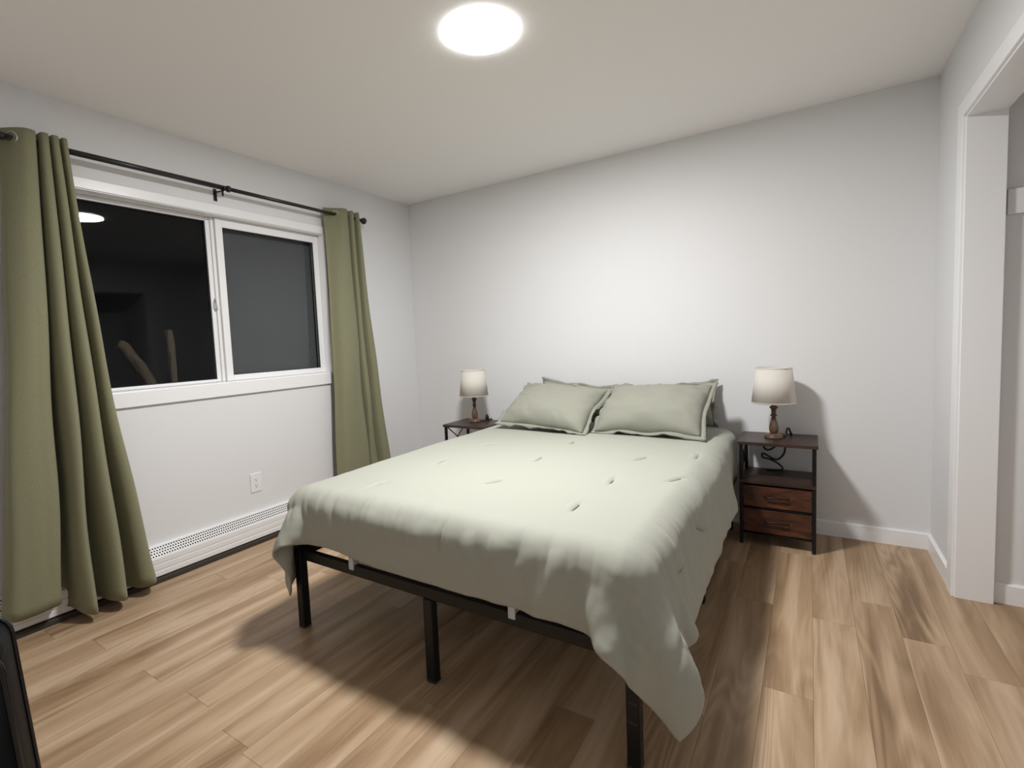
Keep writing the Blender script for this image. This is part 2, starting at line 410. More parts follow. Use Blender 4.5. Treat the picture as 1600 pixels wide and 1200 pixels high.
for a, b in cuts: grille(a, b)
for a, b in ((HY0, -3.30), (-2.42, -2.36), (-1.395, -1.335), (-.22, HY1)): solid(a, b)
# dark brown strip filling the space between heater and floor
bm = B(); box(bm, 0, .078, HY0, HY1, 0, .026, .004); struct('dark_strip_left', bm, 'dark_brown')

# ------------------------------------------------------------------ wall outlet
oy, oz = -1.6255, .3725
ol = thing('wall_outlet', (0, oy, oz - .06), 'white duplex outlet plate on wall above the baseboard heater', 'outlet')
bm = B(); box(bm, 0, .006, oy - .0375, oy + .0375, oz - .061, oz + .061, .003); obj('cover_plate', bm, 'plate', ol)
bm = B(); box(bm, .0055, .0075, oy - .0165, oy + .0165, oz - .0335, oz + .0335, .0008); rc = obj('receptacle', bm, 'plate', ol)
for dz in (-.019, .019):
    for q in ((-.0075, -.0052, dz - .001, dz + .0085), (.0052, .0075, dz, dz + .0075), (-.0028, .0028, dz - .0115, dz - .006)):
        bm = B(); box(bm, .0070, .0078, oy + q[0], oy + q[1], oz + q[2], oz + q[3]); obj('slot', bm, 'slot', rc)
for dz in (-.0485, .0485):
    bm = B(); box(bm, .0058, .0066, oy - .003, oy + .003, oz + dz - .003, oz + dz + .003, .0004); obj('screw', bm, 'plate', ol)

# ------------------------------------------------------------------ curtain rod
RX, RZ = .092, 2.178
RY0, RY1 = -2.705, -.655
rd = thing('curtain_rod', (RX, -1.735, RZ), 'thin black curtain rod with round end knobs above the window', 'curtain rod')
obj('rod', tube(B(), [(RX, RY0, RZ), (RX, -1.71, RZ)], .0140, 16), 'rod', rd, True)
obj('inner_rod', tube(B(), [(RX, -1.72, RZ), (RX, RY1, RZ)], .0115, 16), 'rod', rd, True)
obj('collar', tube(B(), [(RX, -1.722, RZ), (RX, -1.718, RZ), (RX, -1.703, RZ), (RX, -1.699, RZ)], [.0135, .0185, .0185, .012], 14), 'rod', rd, True)
for ye, s in ((RY0, -1), (RY1, 1)):
    obj('finial', tube(B(), [(RX, ye - s * .004, RZ), (RX, ye, RZ), (RX, ye + s * .006, RZ), (RX, ye + s * .012, RZ), (RX, ye + s * .026, RZ), (RX, ye + s * .034, RZ), (RX, ye + s * .037, RZ)], [.0135, .0155, .0155, .023, .0255, .021, .008], 18), 'rod', rd, True)
for yb in (-1.742,):
    bm = B(); box(bm, 0, .004, yb - .011, yb + .011, RZ - .06, RZ + .012, .002); tube(bm, [(.002, yb, RZ - .008), (RX - .012, yb, RZ - .016)], .005, 8)
    tube(bm, [(RX + .0175 * math.sin(a), yb, RZ - .0175 * math.cos(a)) for a in [(-100 + 12 * k) * math.pi / 180 for k in range(18)]], .0035, 6)
    box(bm, RX - .012, RX - .007, yb - .006, yb + .006, RZ - .045, RZ - .008, .001)
    obj('bracket', bm, 'rod', rd)
for yb in (-2.66, -.675):
    bm = B(); box(bm, 0, .004, yb - .011, yb + .011, RZ - .04, RZ + .03, .002); tube(bm, [(.002, yb, RZ), (RX - .009, yb, RZ)], .005, 8); obj('bracket', bm, 'rod', rd)

# ------------------------------------------------------------------ curtains
def curtain(label, top, mid, bot, z_top, z_bot, rings, hem_wave, seed):
    """top/mid/bot: (x, y) cross-sections of the pleats at the rod, half-way and at the hem"""
    N, K = 10, 46
    A = [spline([(x, y, 0) for x, y in c], N) for c in (top, mid, bot)]
    q = np.random.default_rng(seed); ph = q.uniform(0, 6.28, 6)
    n = len(A[0]); bm = B(); rows = []
    for k in range(K + 1):
        t = k / K; z0 = z_top + (z_bot - z_top) * t
        row = []
        for i in range(n):
            u = i / (n - 1)
            a, b, c = A[0][i], A[1][i], A[2][i]
            # quadratic blend through the three sections
            p = a * (2 * (t - .5) * (t - 1)) + b * (4 * t * (1 - t)) + c * (2 * t * (t - .5))
            wob = .006 * math.sin(5.0 * t * math.pi + ph[0] + 9 * u) * t + .004 * math.sin(11 * t + ph[1] + 17 * u) * t
            z = z0 + hem_wave(u) * t ** 3
            row.append(bm.verts.new((p.x + wob, p.y + .5 * wob, z)))
        rows.append(row)
    for r0, r1 in zip(rows, rows[1:]):
        for i in range(n - 1): bm.faces.new((r0[i], r0[i + 1], r1[i + 1], r1[i]))
    c0 = A[0][n // 2]
    cu = thing('curtain', (c0.x, c0.y, z_bot), label, 'curtain', 'olive green curtains')
    o = obj('panel', bm, 'curtain', cu, True)
    md = o.modifiers.new('thickness', 'SOLIDIFY'); md.thickness = .003; md.offset = 0
    for (x, y, nx, ny) in rings:
        bm = B(); N1 = 20; d = Vector((nx, ny, 0)).normalized(); s = Vector((-d.y, d.x, 0))
        tube(bm, [Vector((x, y, RZ)) + .0255 * (math.cos(a) * s + math.sin(a) * Vector((0, 0, 1))) for a in [2 * math.pi * k / N1 for k in range(N1 + 1)]], .004, 8, False)
        obj('grommet', bm, 'steel', cu, True)
    return cu
# left curtain: one wide flat face, then three tight pleats
topL = [(.052, -2.706), (.066, -2.694), (.106, -2.668), (.134, -2.636), (.122, -2.602), (.058, -2.594), (.066, -2.588), (.128, -2.584), (.134, -2.566), (.118, -2.556), (.062, -2.554), (.066, -2.548), (.128, -2.545), (.134, -2.530), (.120, -2.520), (.064, -2.517), (.070, -2.511), (.125, -2.507), (.128, -2.494), (.104, -2.484), (.056, -2.482)]
midL = [(.060, -2.778), (.108, -2.772), (.135, -2.735), (.142, -2.690), (.128, -2.640), (0.026, -2.630), (0.036, -2.618), (.140, -2.610), (.172, -2.580), (.128, -2.556), (0.030, -2.552), (0.040, -2.542), (.146, -2.534), (.176, -2.505), (.130, -2.482), (0.030, -2.476), (0.042, -2.466), (.136, -2.458), (.156, -2.430), (.100, -2.412), (.050, -2.418)]
botL = [(.085, -2.880), (.130, -2.850), (.140, -2.800), (.150, -2.745), (.148, -2.690), (.074, -2.684), (.074, -2.640), (.190, -2.628), (.236, -2.600), (.176, -2.582), (.074, -2.578), (.074, -2.540), (.196, -2.520), (.246, -2.480), (.180, -2.446), (.074, -2.442), (.074, -2.402), (.176, -2.380), (.200, -2.330), (.120, -2.292), (.082, -2.310)]
curtain('wide olive green curtain panel hanging left of the window', topL, midL, botL, RZ + .043, .050,
        [(.094, -2.677, .6, -1), (.064, -2.592, 1, 3), (.062, -2.551, 1, 3), (.066, -2.514, 1, 3)], lambda u: .058 * min(1, max(0, (.27 - u) / .05)) - .010 * math.sin(u * 19), 3)
topR = [(.050, -.985), (.060, -.960), (.096, -.912), (.130, -.880), (.136, -.845), (.118, -.822), (.060, -.812), (.066, -.800), (.122, -.790), (.126, -.768), (.108, -.754), (.058, -.748), (.070, -.732), (.118, -.722), (.116, -.702), (.070, -.694), (.055, -.700)]
midR = [(.070, -1.000), (.085, -.985), (.130, -.955), (.142, -.900), (.136, -.840), (.120, -.790), (.056, -.780), (.062, -.766), (.120, -.756), (.126, -.735), (.110, -.715), (.052, -.708), (.066, -.690), (.130, -.672), (.132, -.630), (.090, -.608), (.060, -.615)]
botR = [(.085, -1.060), (.110, -1.045), (.150, -1.000), (.162, -.920), (.156, -.850), (.150, -.770), (.090, -.758), (.092, -.740), (.150, -.728), (.156, -.695), (.140, -.655), (.082, -.648), (.092, -.625), (.160, -.600), (.170, -.540), (.120, -.500), (.085, -.520)]
curtain('narrow olive green curtain panel at the right side of window', topR, midR, botR, RZ + .043, .050,
        [(.095, -.914, .7, -.7), (.062, -.806, 1, 3), (.060, -.741, 1, 3)], lambda u: .02 * u, 5)

# ------------------------------------------------------------------ bed frame
X0, X1, Y0, Y1 = 1.105, 2.592, -2.155, -.125
bf = thing('bed_frame', ((X0 + X1) / 2, (Y0 + Y1) / 2, 0), 'black metal platform bed frame on straight square legs', 'bed frame')
LT, ZB0, ZB1 = .038, .312, .356
def leg(x, y, top, wx=LT, wy=LT, seams=()):
    bm = B(); box(bm, x, x + wx, y, y + wy, .004, top, .004)
    l = obj('leg', bm, 'black_metal', bf)
    bm = B(); box(bm, x - .0005, x + wx + .0005, y - .0005, y + wy + .0005, 0, .012, .003); obj('foot_cap', bm, 'slot', l)
    for z in seams:
        bm = B(); box(bm, x + wx * .12, x + wx * .88, y - .0008, y + .01, z, z + .006, .0003); obj('slot', bm, 'slot', l)
leg(X0, Y0, ZB1, seams=(.168, .118)); leg(X1 - LT, Y0, ZB1, seams=(.196, .138))
leg((X0 + X1) / 2 - .022, Y0 + .001, ZB0, .04, .034)
for x in (X0, X1 - LT):
    leg(x, -1.14, ZB0); leg(x, Y1 - LT, ZB1)
leg((X0 + X1) / 2 - .02, -1.14, ZB0)
leg((X0 + X1) / 2 - .02, Y1 - LT, ZB0)
for a in ((X0 + LT, X1 - LT, Y0 + .004, Y0 + .030), (X0 + LT, X1 - LT, Y1 - .030, Y1 - .004), (X0 + .004, X0 + .030, Y0 + LT, Y1 - LT), (X1 - .030, X1 - .004, Y0 + LT, Y1 - LT), ((X0 + X1) / 2 - .016, (X0 + X1) / 2 + .016, Y0 + .03, Y1 - .03)):
    bm = B(); box(bm, *a, ZB0, ZB1 - .001, .003); obj('rail', bm, 'black_metal', bf)
for k in range(10):
    y = Y0 + .16 + k * .19
    bm = B(); box(bm, X0 + .03, X1 - .03, y, y + .04, ZB0 + .012, ZB1 - .003, .002); obj('slat', bm, 'black_metal', bf)
for x in (1.452, 2.182):
    bm = B(); box(bm, x, x + .026, Y0 - .001, Y0 + .034, ZB1 - .020, ZB1 + .030, .003); obj('retainer_clip', bm, 'clip', bf)

# mattress
bm = B(); box(bm, X0 + .01, X1 - .01, Y0 + .028, Y1 - .005, ZB1, .598)
es = bm.edges[:]; bmesh.ops.bevel(bm, geom=es, offset=.045, segments=4, affect='EDGES')
mt = obj('mattress', bm, 'mattress', smooth=True); tag(mt, 'pale mattress mostly hidden under the sage comforter', 'mattress')
for z in (ZB1 + .045, .553):
    bm = B(); r_ = .045; pts = []
    for cx, cy, a0 in ((X1 - .01 - r_, Y1 - .005 - r_, 0), (X0 + .01 + r_, Y1 - .005 - r_, 90), (X0 + .01 + r_, Y0 + .028 + r_, 180), (X1 - .01 - r_, Y0 + .028 + r_, 270)):
        for k in range(5):
            a = math.radians(a0 + 22.5 * k); pts.append((cx + r_ * math.cos(a), cy + r_ * math.sin(a), z))
    tube(bm, pts + [pts[0]], .004, 6, False); obj('piping', bm, 'mattress', mt, True)

# ------------------------------------------------------------------ comforter: small cloth solve over the mattress
def drape(steps=150, iters=10, h=.029):
    x0, x1, y0, y1, zt = X0, X1, Y0 + .005, Y1, .600
    LO, RO, FO = .300, .285, .195
    a = np.arange(x0 - LO, x1 + RO + 1e-6, h); b = np.arange(y0 - FO, -.15, h)
    A, Bb = np.meshgrid(a, b, indexing='ij')
    ss = lambda t: np.clip(t, 0, 1) ** 2 * (3 - 2 * np.clip(t, 0, 1))
    wr = ss((A - (x1 - .2)) / (.2 + RO)) * ss(((y0 + .2) - Bb) / (.2 + FO))
    wl = ss(((x0 + .2) - A) / (.2 + LO)) * ss(((y0 + .2) - Bb) / (.2 + FO))
    RA = A - .02 * wr + .03 * wl; RB = Bb + .015 * wr + .03 * wl + .022 * ss((1.75 - A) / .45) * ss((y0 - Bb) / FO)
    rg = np.random.default_rng(4)
    P = np.stack([RA, RB, np.full_like(A, zt + .03)], -1); P[..., 2] += .004 * rg.standard_normal(A.shape)
    inner = (A > x0 + .15) & (A < x1 - .15) & (Bb > y0 + .15); P[inner, 2] = zt + .016
    R2 = np.stack([RA, RB], -1).reshape(-1, 2)
    w = np.ones(A.shape); w[inner] = 0; w = w.ravel()
    nn, mm = A.shape; C = []
    I, J = np.meshgrid(np.arange(nn), np.arange(mm), indexing='ij')
    for di, dj, k in ((1, 0, 1.), (0, 1, 1.), (1, 1, .35), (1, -1, .35), (2, 0, .3), (0, 2, .3), (4, 0, .10), (0, 4, .10)):
        I2, J2 = I + di, J + dj; ok = (I2 < nn) & (J2 >= 0) & (J2 < mm)
        col = ((I // di) % 2 if di else (J // dj) % 2)[ok]; p_, q_ = (I * mm + J)[ok], (I2 * mm + J2)[ok]
        for c in (0, 1):
            p, q = p_[col == c], q_[col == c]; g = (w[p] + w[q]) > 0; p, q = p[g], q[g]
            L = np.linalg.norm(R2[p] - R2[q], axis=1); tt = w[p] + w[q]
            C.append((p, q, L, (w[p] / tt)[:, None], (w[q] / tt)[:, None], k))
    c = np.array([(x0 + x1) / 2, (y0 + y1) / 2, zt / 2]); r = .06; hb = np.array([(x1 - x0) / 2, (y1 - y0) / 2, zt / 2]) - r; th = .016
    pull = np.zeros((nn * mm, 3)); pull[:, 0] = 2.0 * ss((wr.ravel() - .15) / .5) + 2.6 * ss((wl.ravel() - .15) / .5); pull[:, 1] = .4 * ss((wr.ravel() - .15) / .5)   # the heavy corner swings outwards
    Q = P.reshape(-1, 3); V = np.zeros_like(Q); mv = w > 0; dt = .022
    def collide(Q):
        d = Q - c
        drop = np.clip(zt - Q[:, 2], 0, .3)                    # the stiff quilting flares away from the mattress
        fx = np.where(d[:, 0] > 0, .26, .07) * drop * np.clip((-.42 - Q[:, 1]) / .35, 0, 1)
        d[:, 0] -= np.sign(d[:, 0]) * np.minimum(fx, np.abs(d[:, 0])); d[:, 1] += np.where(d[:, 1] < 0, .10 * drop, 0)
        q = np.abs(d) - hb; qm = np.maximum(q, 0); n_ = np.linalg.norm(qm, axis=1)
        dist = n_ + np.minimum(q.max(1), 0) - r - th
        hit = (dist < 0) & (n_ > 1e-9) & mv
        Q[hit] -= (np.sign(d) * qm / np.maximum(n_, 1e-9)[:, None])[hit] * dist[hit][:, None]
        np.maximum(Q[:, 2], .035, out=Q[:, 2])
        nr = Q[:, 1] > -.40; Q[nr, 0] = np.minimum(Q[nr, 0], 2.618)
        nr = Q[:, 1] > -.50; Q[nr, 0] = np.maximum(Q[nr, 0], 1.052)
        return hit
    for s in range(steps):
        V[mv, 2] -= 9.8 * dt; V[mv] += pull[mv] * dt; V *= .92
        old = Q.copy(); Q[mv] += V[mv] * dt
        for it in range(iters):
            for p, q, L, fp, fq, k in C:
                d = Q[p] - Q[q]; n_ = np.sqrt((d * d).sum(1))
                cr = d * ((n_ - L) / np.maximum(n_, 1e-9) * k)[:, None]
                Q[p] -= cr * fp; Q[q] += cr * fq
            hit = collide(Q)
        V[:] = (Q - old) / dt; V[hit] *= .4
    return A, Bb, Q.reshape(P.shape)
CA, CB, CP = drape()
def upsample(F):
    """cubic mid-point refinement along both axes"""
    def one(F):
        Fp = np.concatenate([2 * F[:1] - F[1:2], F, 2 * F[-1:] - F[-2:-1]], 0)
        mid = (-Fp[:-3] + 9 * Fp[1:-2] + 9 * Fp[2:-1] - Fp[3:]) / 16
        out = np.empty((2 * F.shape[0] - 1,) + F.shape[1:]); out[::2] = F; out[1::2] = mid; return out
    return np.swapaxes(one(np.swapaxes(one(F), 0, 1)), 0, 1)
for _ in range(2): CA, CB, CP = upsample(CA), upsample(CB), upsample(CP)
def normals(P):
    du = np.gradient(P, axis=0); dv = np.gradient(P, axis=1); n_ = np.cross(du, dv)
    return n_ / np.maximum(np.linalg.norm(n_, axis=-1, keepdims=True), 1e-9)
CN = normals(CP)
def vnoise(x, y, seed):
    """smooth value noise"""
    g = np.random.default_rng(seed).uniform(-1, 1, (64, 64)); xi, yi = np.floor(x).astype(int), np.floor(y).astype(int); fx, fy = x - xi, y - yi
    fx, fy = fx * fx * (3 - 2 * fx), fy * fy * (3 - 2 * fy); G = lambda i, j: g[i % 64, j % 64]
    return (G(xi, yi) * (1 - fx) + G(xi + 1, yi) * fx) * (1 - fy) + (G(xi, yi + 1) * (1 - fx) + G(xi + 1, yi + 1) * fx) * fy
disp = .004 * vnoise(CA * 2.6, CB * 2.6, 1) + .0009 * vnoise(CA * 11 + 6 * CB, CB * 8, 2) + .0005 * vnoise(CA * 34 + 22 * CB, CB * 12, 3)
edge = np.clip(np.minimum(np.minimum(CA - CA.min(), CA.max() - CA), CB - CB.min()) / .05, 0, 1)
side = np.clip((.60 - CP[..., 2]) / .05, 0, 1)                       # hanging parts crumple more
disp += side * (.0045 * vnoise(CA * 9, CB * 22, 4) * (CB < Y0 + .05) * 0 + .004 * vnoise(CA * 20, CB * 7, 5) * (CB < Y0) + .0035 * vnoise(CA * 7, CB * 16, 6))
# gathers along the top of the foot edge and the right edge
foot = np.exp(-((CB - (Y0 - .02)) / .07) ** 2); disp += foot * (.006 * vnoise(CA * 22, CB * 5, 7) + .0035 * vnoise(CA * 55 + 6 * CB, CB * 9, 17))
rt = np.exp(-((CA - (X1 + .02)) / .07) ** 2); disp += rt * (.004 * vnoise(CA * 6 + 5 * CB, CB * 20, 8) + .0022 * vnoise(CA * 12 + 14 * CB, CB * 46, 18))
front = np.clip((Y0 - .015 - CB) / .05, 0, 1) * np.clip((2.70 - CA) / .12, 0, 1)
disp += front * (.0075 * np.clip((CA - 1.95) / .25, 0, 1) * vnoise(CA * 15 - 7 * CB, CB * 3 + 2, 21) + .0035 * vnoise(CA * 9 + 3 * CB, CB * 5, 22) + .0015 * vnoise(CA * 40, CB * 24, 23))
flank = np.clip((CA - X1 - .02) / .05, 0, 1); disp += flank * (.004 * vnoise(CA * 6, CB * 8 + 3 * CA, 24) + .0015 * vnoise(CA * 22, CB * 34, 25))
# tufts: small pinched creases on a staggered grid
tufts = [(1.867, -1.295), (1.877, -1.717), (2.31, -1.096), (2.31, -1.512), (2.296, -1.852), (1.445, -1.965), (1.44, -1.10), (1.44, -1.52), (1.938, -2.165), (2.525, -1.38), (2.70, -1.52), (2.70, -1.88), (1.87, -.88), (2.53, -.95)]
for tx, ty in tufts:
    an = 1.45 + .3 * math.sin(7 * tx + 5 * ty); ca, sa = math.cos(an), math.sin(an); dx, dy = CA - tx, CB - ty; l, c_ = dx * ca + dy * sa, -dx * sa + dy * ca
    disp -= .010 * np.exp(-(l / .055) ** 2 - (c_ / .008) ** 2) + .004 * np.exp(-(dx / .06) ** 2 - (dy / .06) ** 2)
    disp += .006 * np.exp(-(l / .045) ** 2 - ((c_ - .017) / .009) ** 2)
if CN[CN.shape[0] // 2, CN.shape[1] // 2, 2] < 0: CN = -CN
CP = CP + CN * disp[..., None]
nn, mm, _ = CP.shape
half = .012 * (1 - (1 - edge) ** 2 * .75)[..., None]
CN2 = normals(CP); CN2 = CN2 if CN2[nn // 2, mm // 2, 2] > 0 else -CN2
up, lo = CP + CN2 * half, CP - CN2 * half
lo[..., 2] = np.where((CA > X0 + .1) & (CA < X1 - .1) & (CB > Y0 + .1), np.maximum(lo[..., 2], .6005), lo[..., 2])
vts = np.concatenate([up.reshape(-1, 3), lo.reshape(-1, 3)]); N_ = nn * mm
idx = np.arange(N_).reshape(nn, mm)
f1 = np.stack([idx[:-1, :-1], idx[1:, :-1], idx[1:, 1:], idx[:-1, 1:]], -1).reshape(-1, 4); f2 = f1[:, ::-1] + N_
bd = np.concatenate([idx[:, 0], idx[-1, 1:], idx[-2::-1, -1], idx[0, -2::-1]])
f3 = np.stack([bd[:-1], bd[1:], bd[1:] + N_, bd[:-1] + N_], -1)[:, ::-1]
org = np.array([(X0 + X1) / 2, (Y0 + Y1) / 2, .6])
me = bpy.data.meshes.new('comforter'); me.from_pydata((vts - org).tolist(), [], np.concatenate([f1, f2, f3]).tolist()); me.update()
for p in me.polygons: p.use_smooth = True
me.materials.append(M['comforter'])
cf = bpy.data.objects.new('comforter', me); _link(cf, None, org.tolist())
tag(cf, 'pale sage green tufted comforter spread over the bed', 'comforter')

# ------------------------------------------------------------------ pillows in flanged shams
def pillow(label, cx, w, hgt, thick, ybot, ytop, zbot, ztop, yaw, roll, seed, group, flange=.042, bend=.03):
    """a stuffed sham leaning back: bottom edge at (ybot, zbot), top edge at (ytop, ztop)"""
    q = np.random.default_rng(seed); n = 44; u = np.linspace(-1, 1, n); Ug, Vg = np.meshgrid(u, u, indexing='ij')
    d = Vector((0, ytop - ybot, ztop - zbot)); d.normalize(); nrm = Vector((0, -d.z, d.y)); xx = Vector((1, 0, 0))
    R = Matrix.Rotation(yaw, 3, 'Z') @ Matrix.Rotation(roll, 3, nrm)
    xx, d, nrm = R @ xx, R @ d, R @ nrm
    ctr = Vector((cx, (ybot + ytop) / 2, (zbot + ztop) / 2))
    def pos(U, V_, off):
        pin = 1 - .045 * (1 - V_ ** 2) * np.abs(U) ** 3; pin2 = 1 - .06 * (1 - U ** 2) * np.abs(V_) ** 3
        a, b = U * w / 2 * pin, V_ * hgt / 2 * pin2
        wav = .010 * np.maximum(np.abs(U), np.abs(V_)) ** 6 * np.sin(7 * U + seed) * np.cos(5 * V_ + seed)
        off = off - bend * V_ ** 2 + wav
        X = np.stack([ctr[k] + xx[k] * a + d[k] * b + nrm[k] * off for k in range(3)], -1)
        X[..., 2] = np.maximum(X[..., 2], .633)              # rests on the quilt
        X[..., 1] = np.minimum(X[..., 1], -.008)
        return X
    prof = (np.clip(1 - np.abs(Ug) ** 2.6, 0, 1) ** .55) * (np.clip(1 - np.abs(Vg) ** 2.4, 0, 1) ** .55)
    T_ = thick / 2 * prof * (1 - .18 * Vg)
    rad = np.sqrt(Ug ** 2 + Vg ** 2)
    wr = .007 * vnoise(Ug * 3 + seed, Vg * 3, seed) + .004 * vnoise(Ug * 8 + 2 * Vg, Vg * 6, seed + 1)
    ang = np.arctan2(Vg, Ug)
    wr = wr + .006 * np.clip(rad - .75, 0, .6) * 2.2 * np.sin(ang * 22 + 3 * np.sin(ang * 5 + seed))   # puckers at seams
    Fp = pos(Ug, Vg, T_ + wr * np.minimum(prof * 2.5, 1)); Bp = pos(Ug, Vg, -T_ * .75)
    base = ctr - Vector((0, 0, (ztop - zbot) / 2)); bx = np.array(base)
    N = n * n; ix = np.arange(N).reshape(n, n)
    fa = np.stack([ix[:-1, :-1], ix[1:, :-1], ix[1:, 1:], ix[:-1, 1:]], -1).reshape(-1, 4)
    bm = B(); vs = [bm.verts.new(p) for p in np.concatenate([Fp.reshape(-1, 3), Bp.reshape(-1, 3)])]
    for f in fa: bm.faces.new([vs[k] for k in f]); bm.faces.new([vs[k + N] for k in f[::-1]])
    bmesh.ops.remove_doubles(bm, verts=bm.verts[:], dist=.0006)
    o = obj('pillow', bm, 'sham', None, True, org=base); tag(o, label, 'pillow', group)
    # flange: a flat border running round the seam
    m_ = 40; s = np.linspace(-1, 1, m_)
    loop = [(x, -1) for x in s[:-1]] + [(1, y) for y in s[:-1]] + [(x, 1) for x in s[::-1][:-1]] + [(-1, y) for y in s[::-1][:-1]]
    lp = np.array(loop); rings = []
    for k, (e, off) in enumerate(((-.02, .004), (.45, .0035), (1., .003), (1., -.003), (.45, -.0035), (-.02, -.004))):
        U = lp[:, 0] * (1 + e * 2 * flange / w); V_ = lp[:, 1] * (1 + e * 2 * flange / hgt)
        ru = max(e, 0) * (.022 * vnoise(lp[:, 0] * 3 + 3.1 * seed, lp[:, 1] * 3 + .7, seed + 9) + .012 * vnoise(lp[:, 0] * 9, lp[:, 1] * 9 + seed, seed + 5))
        rings.append(pos(U, V_, off + ru))
    bm = B(); vr = [[bm.verts.new(p) for p in r_] for r_ in rings]; L = len(loop)
    for a, b in zip(vr, vr[1:] + vr[:1]):
        for k in range(L): bm.faces.new((a[k], a[(k + 1) % L], b[(k + 1) % L], b[k]))
    obj('flange', bm, 'sham', o, True, org=base)
    return o
G = 'sage pillows on the bed'
pillow('sage pillow at back left, mostly hidden behind the front left pillow', 1.575, .58, .28, .11, -.165, -.085, .665, .832, 0, -.10, 11, G, .022, .01)
pillow('sage pillow at back right, mostly hidden behind the front right pillow', 2.200, .58, .28, .11, -.165, -.085, .665, .826, 0, .07, 12, G, .022, .01)
pillow('front sage pillow on the right, reaching the right bed edge', 2.195, .61, .43, .21, -.600, -.255, .665, .880, -.08, .05, 14, G, .024, .012)
pillow('front sage pillow on the left, nearest the window', 1.565, .60, .43, .20, -.650, -.285, .665, .878, .03, -.11, 13, G, .024, .012)

# ------------------------------------------------------------------ nightstands
def nightstand(loc, label):
    w, dp, ht_, t_ = .380, .325, .590, .018
    x, y, z = loc; xa, xb, ya, yb = x - w / 2, x + w / 2, y - dp / 2, y + dp / 2
    ns = thing('nightstand', (x, y, z), label, 'nightstand', 'matching nightstands')
    bm = B(); box(bm, xa, xb, ya, yb, ht_ - t_, ht_, .0015); obj('top', bm, 'walnut', ns)
    i = .008; lt = .018
    lxs = (xa + i, xb - i - lt); lys = (ya + i, yb - i - lt)
    for a in lxs:
        for b in lys:
            bm = B(); box(bm, a, a + lt, b, b + lt, .006, ht_ - t_, .0015); l = obj('leg', bm, 'black_metal', ns)
            bm = B(); tube(bm, [(a + lt / 2, b + lt / 2, 0), (a + lt / 2, b + lt / 2, .008)], .010, 12); obj('foot', bm, 'slot', l, False)
    zs = .372
    bm = B(); box(bm, xa + i + .002, xb - i - .002, ya + .003, yb - i, zs - t_, zs, .0015)
    obj('shelf', bm, 'walnut', ns)
    def bar(p, q, s=.007, nm='rail'):
        bm = B(); tube(bm, [p, q], s, 4); obj(nm, bm, 'black_metal', ns)
    for zz in (zs - t_ - .010, .216, .070):
        for b in lys: bar((lxs[0] + lt, b + lt / 2, zz), (lxs[1], b + lt / 2, zz))
        for a in lxs: bar((a + lt / 2, lys[0] + lt, zz), (a + lt / 2, lys[1], zz))
    for a in lxs:
        bar((a + lt / 2, lys[0] + lt, ht_ - t_), (a + lt / 2, lys[1], zs), .0045, 'brace'); bar((a + lt / 2, lys[0] + lt, zs), (a + lt / 2, lys[1], ht_ - t_), .0045, 'brace')
        bar((a + lt / 2, lys[0] + lt, ht_ - t_ - .008), (a + lt / 2, lys[1], ht_ - t_ - .008))
    for z0, z1 in ((.224, .340), (.078, .208)):
        bm = B(); box(bm, lxs[0] + lt + .003, lxs[1] - .003, lys[0] + .016, lys[1] + .010, z0 + .006, z1 - .008, .002); dr = obj('drawer', bm, 'slot', ns)
        bm = B(); box(bm, lxs[0] + lt + .002, lxs[1] - .002, lys[0] + .003, lys[0] + .016, z0, z1, .0015); obj('drawer_front', bm, 'drawer', dr)
        zc = (z0 + z1) / 2 + .004; fy = lys[0] + .003
        bm = B(); tube(bm, [(x - .055, fy, zc), (x - .055, fy - .012, zc), (x - .048, fy - .019, zc), (x + .048, fy - .019, zc), (x + .055, fy - .012, zc), (x + .055, fy, zc)], .0042, 8); obj('handle', bm, 'black_metal', dr, True)
    return ns
NR = (2.832, -.1925, 0); NL = (.822, -.300, 0)
ns = nightstand(NR, 'dark brown nightstand with two drawers right of the bed')
copy_tree(ns, NL, 'dark brown nightstand left of the bed, near the window corner')

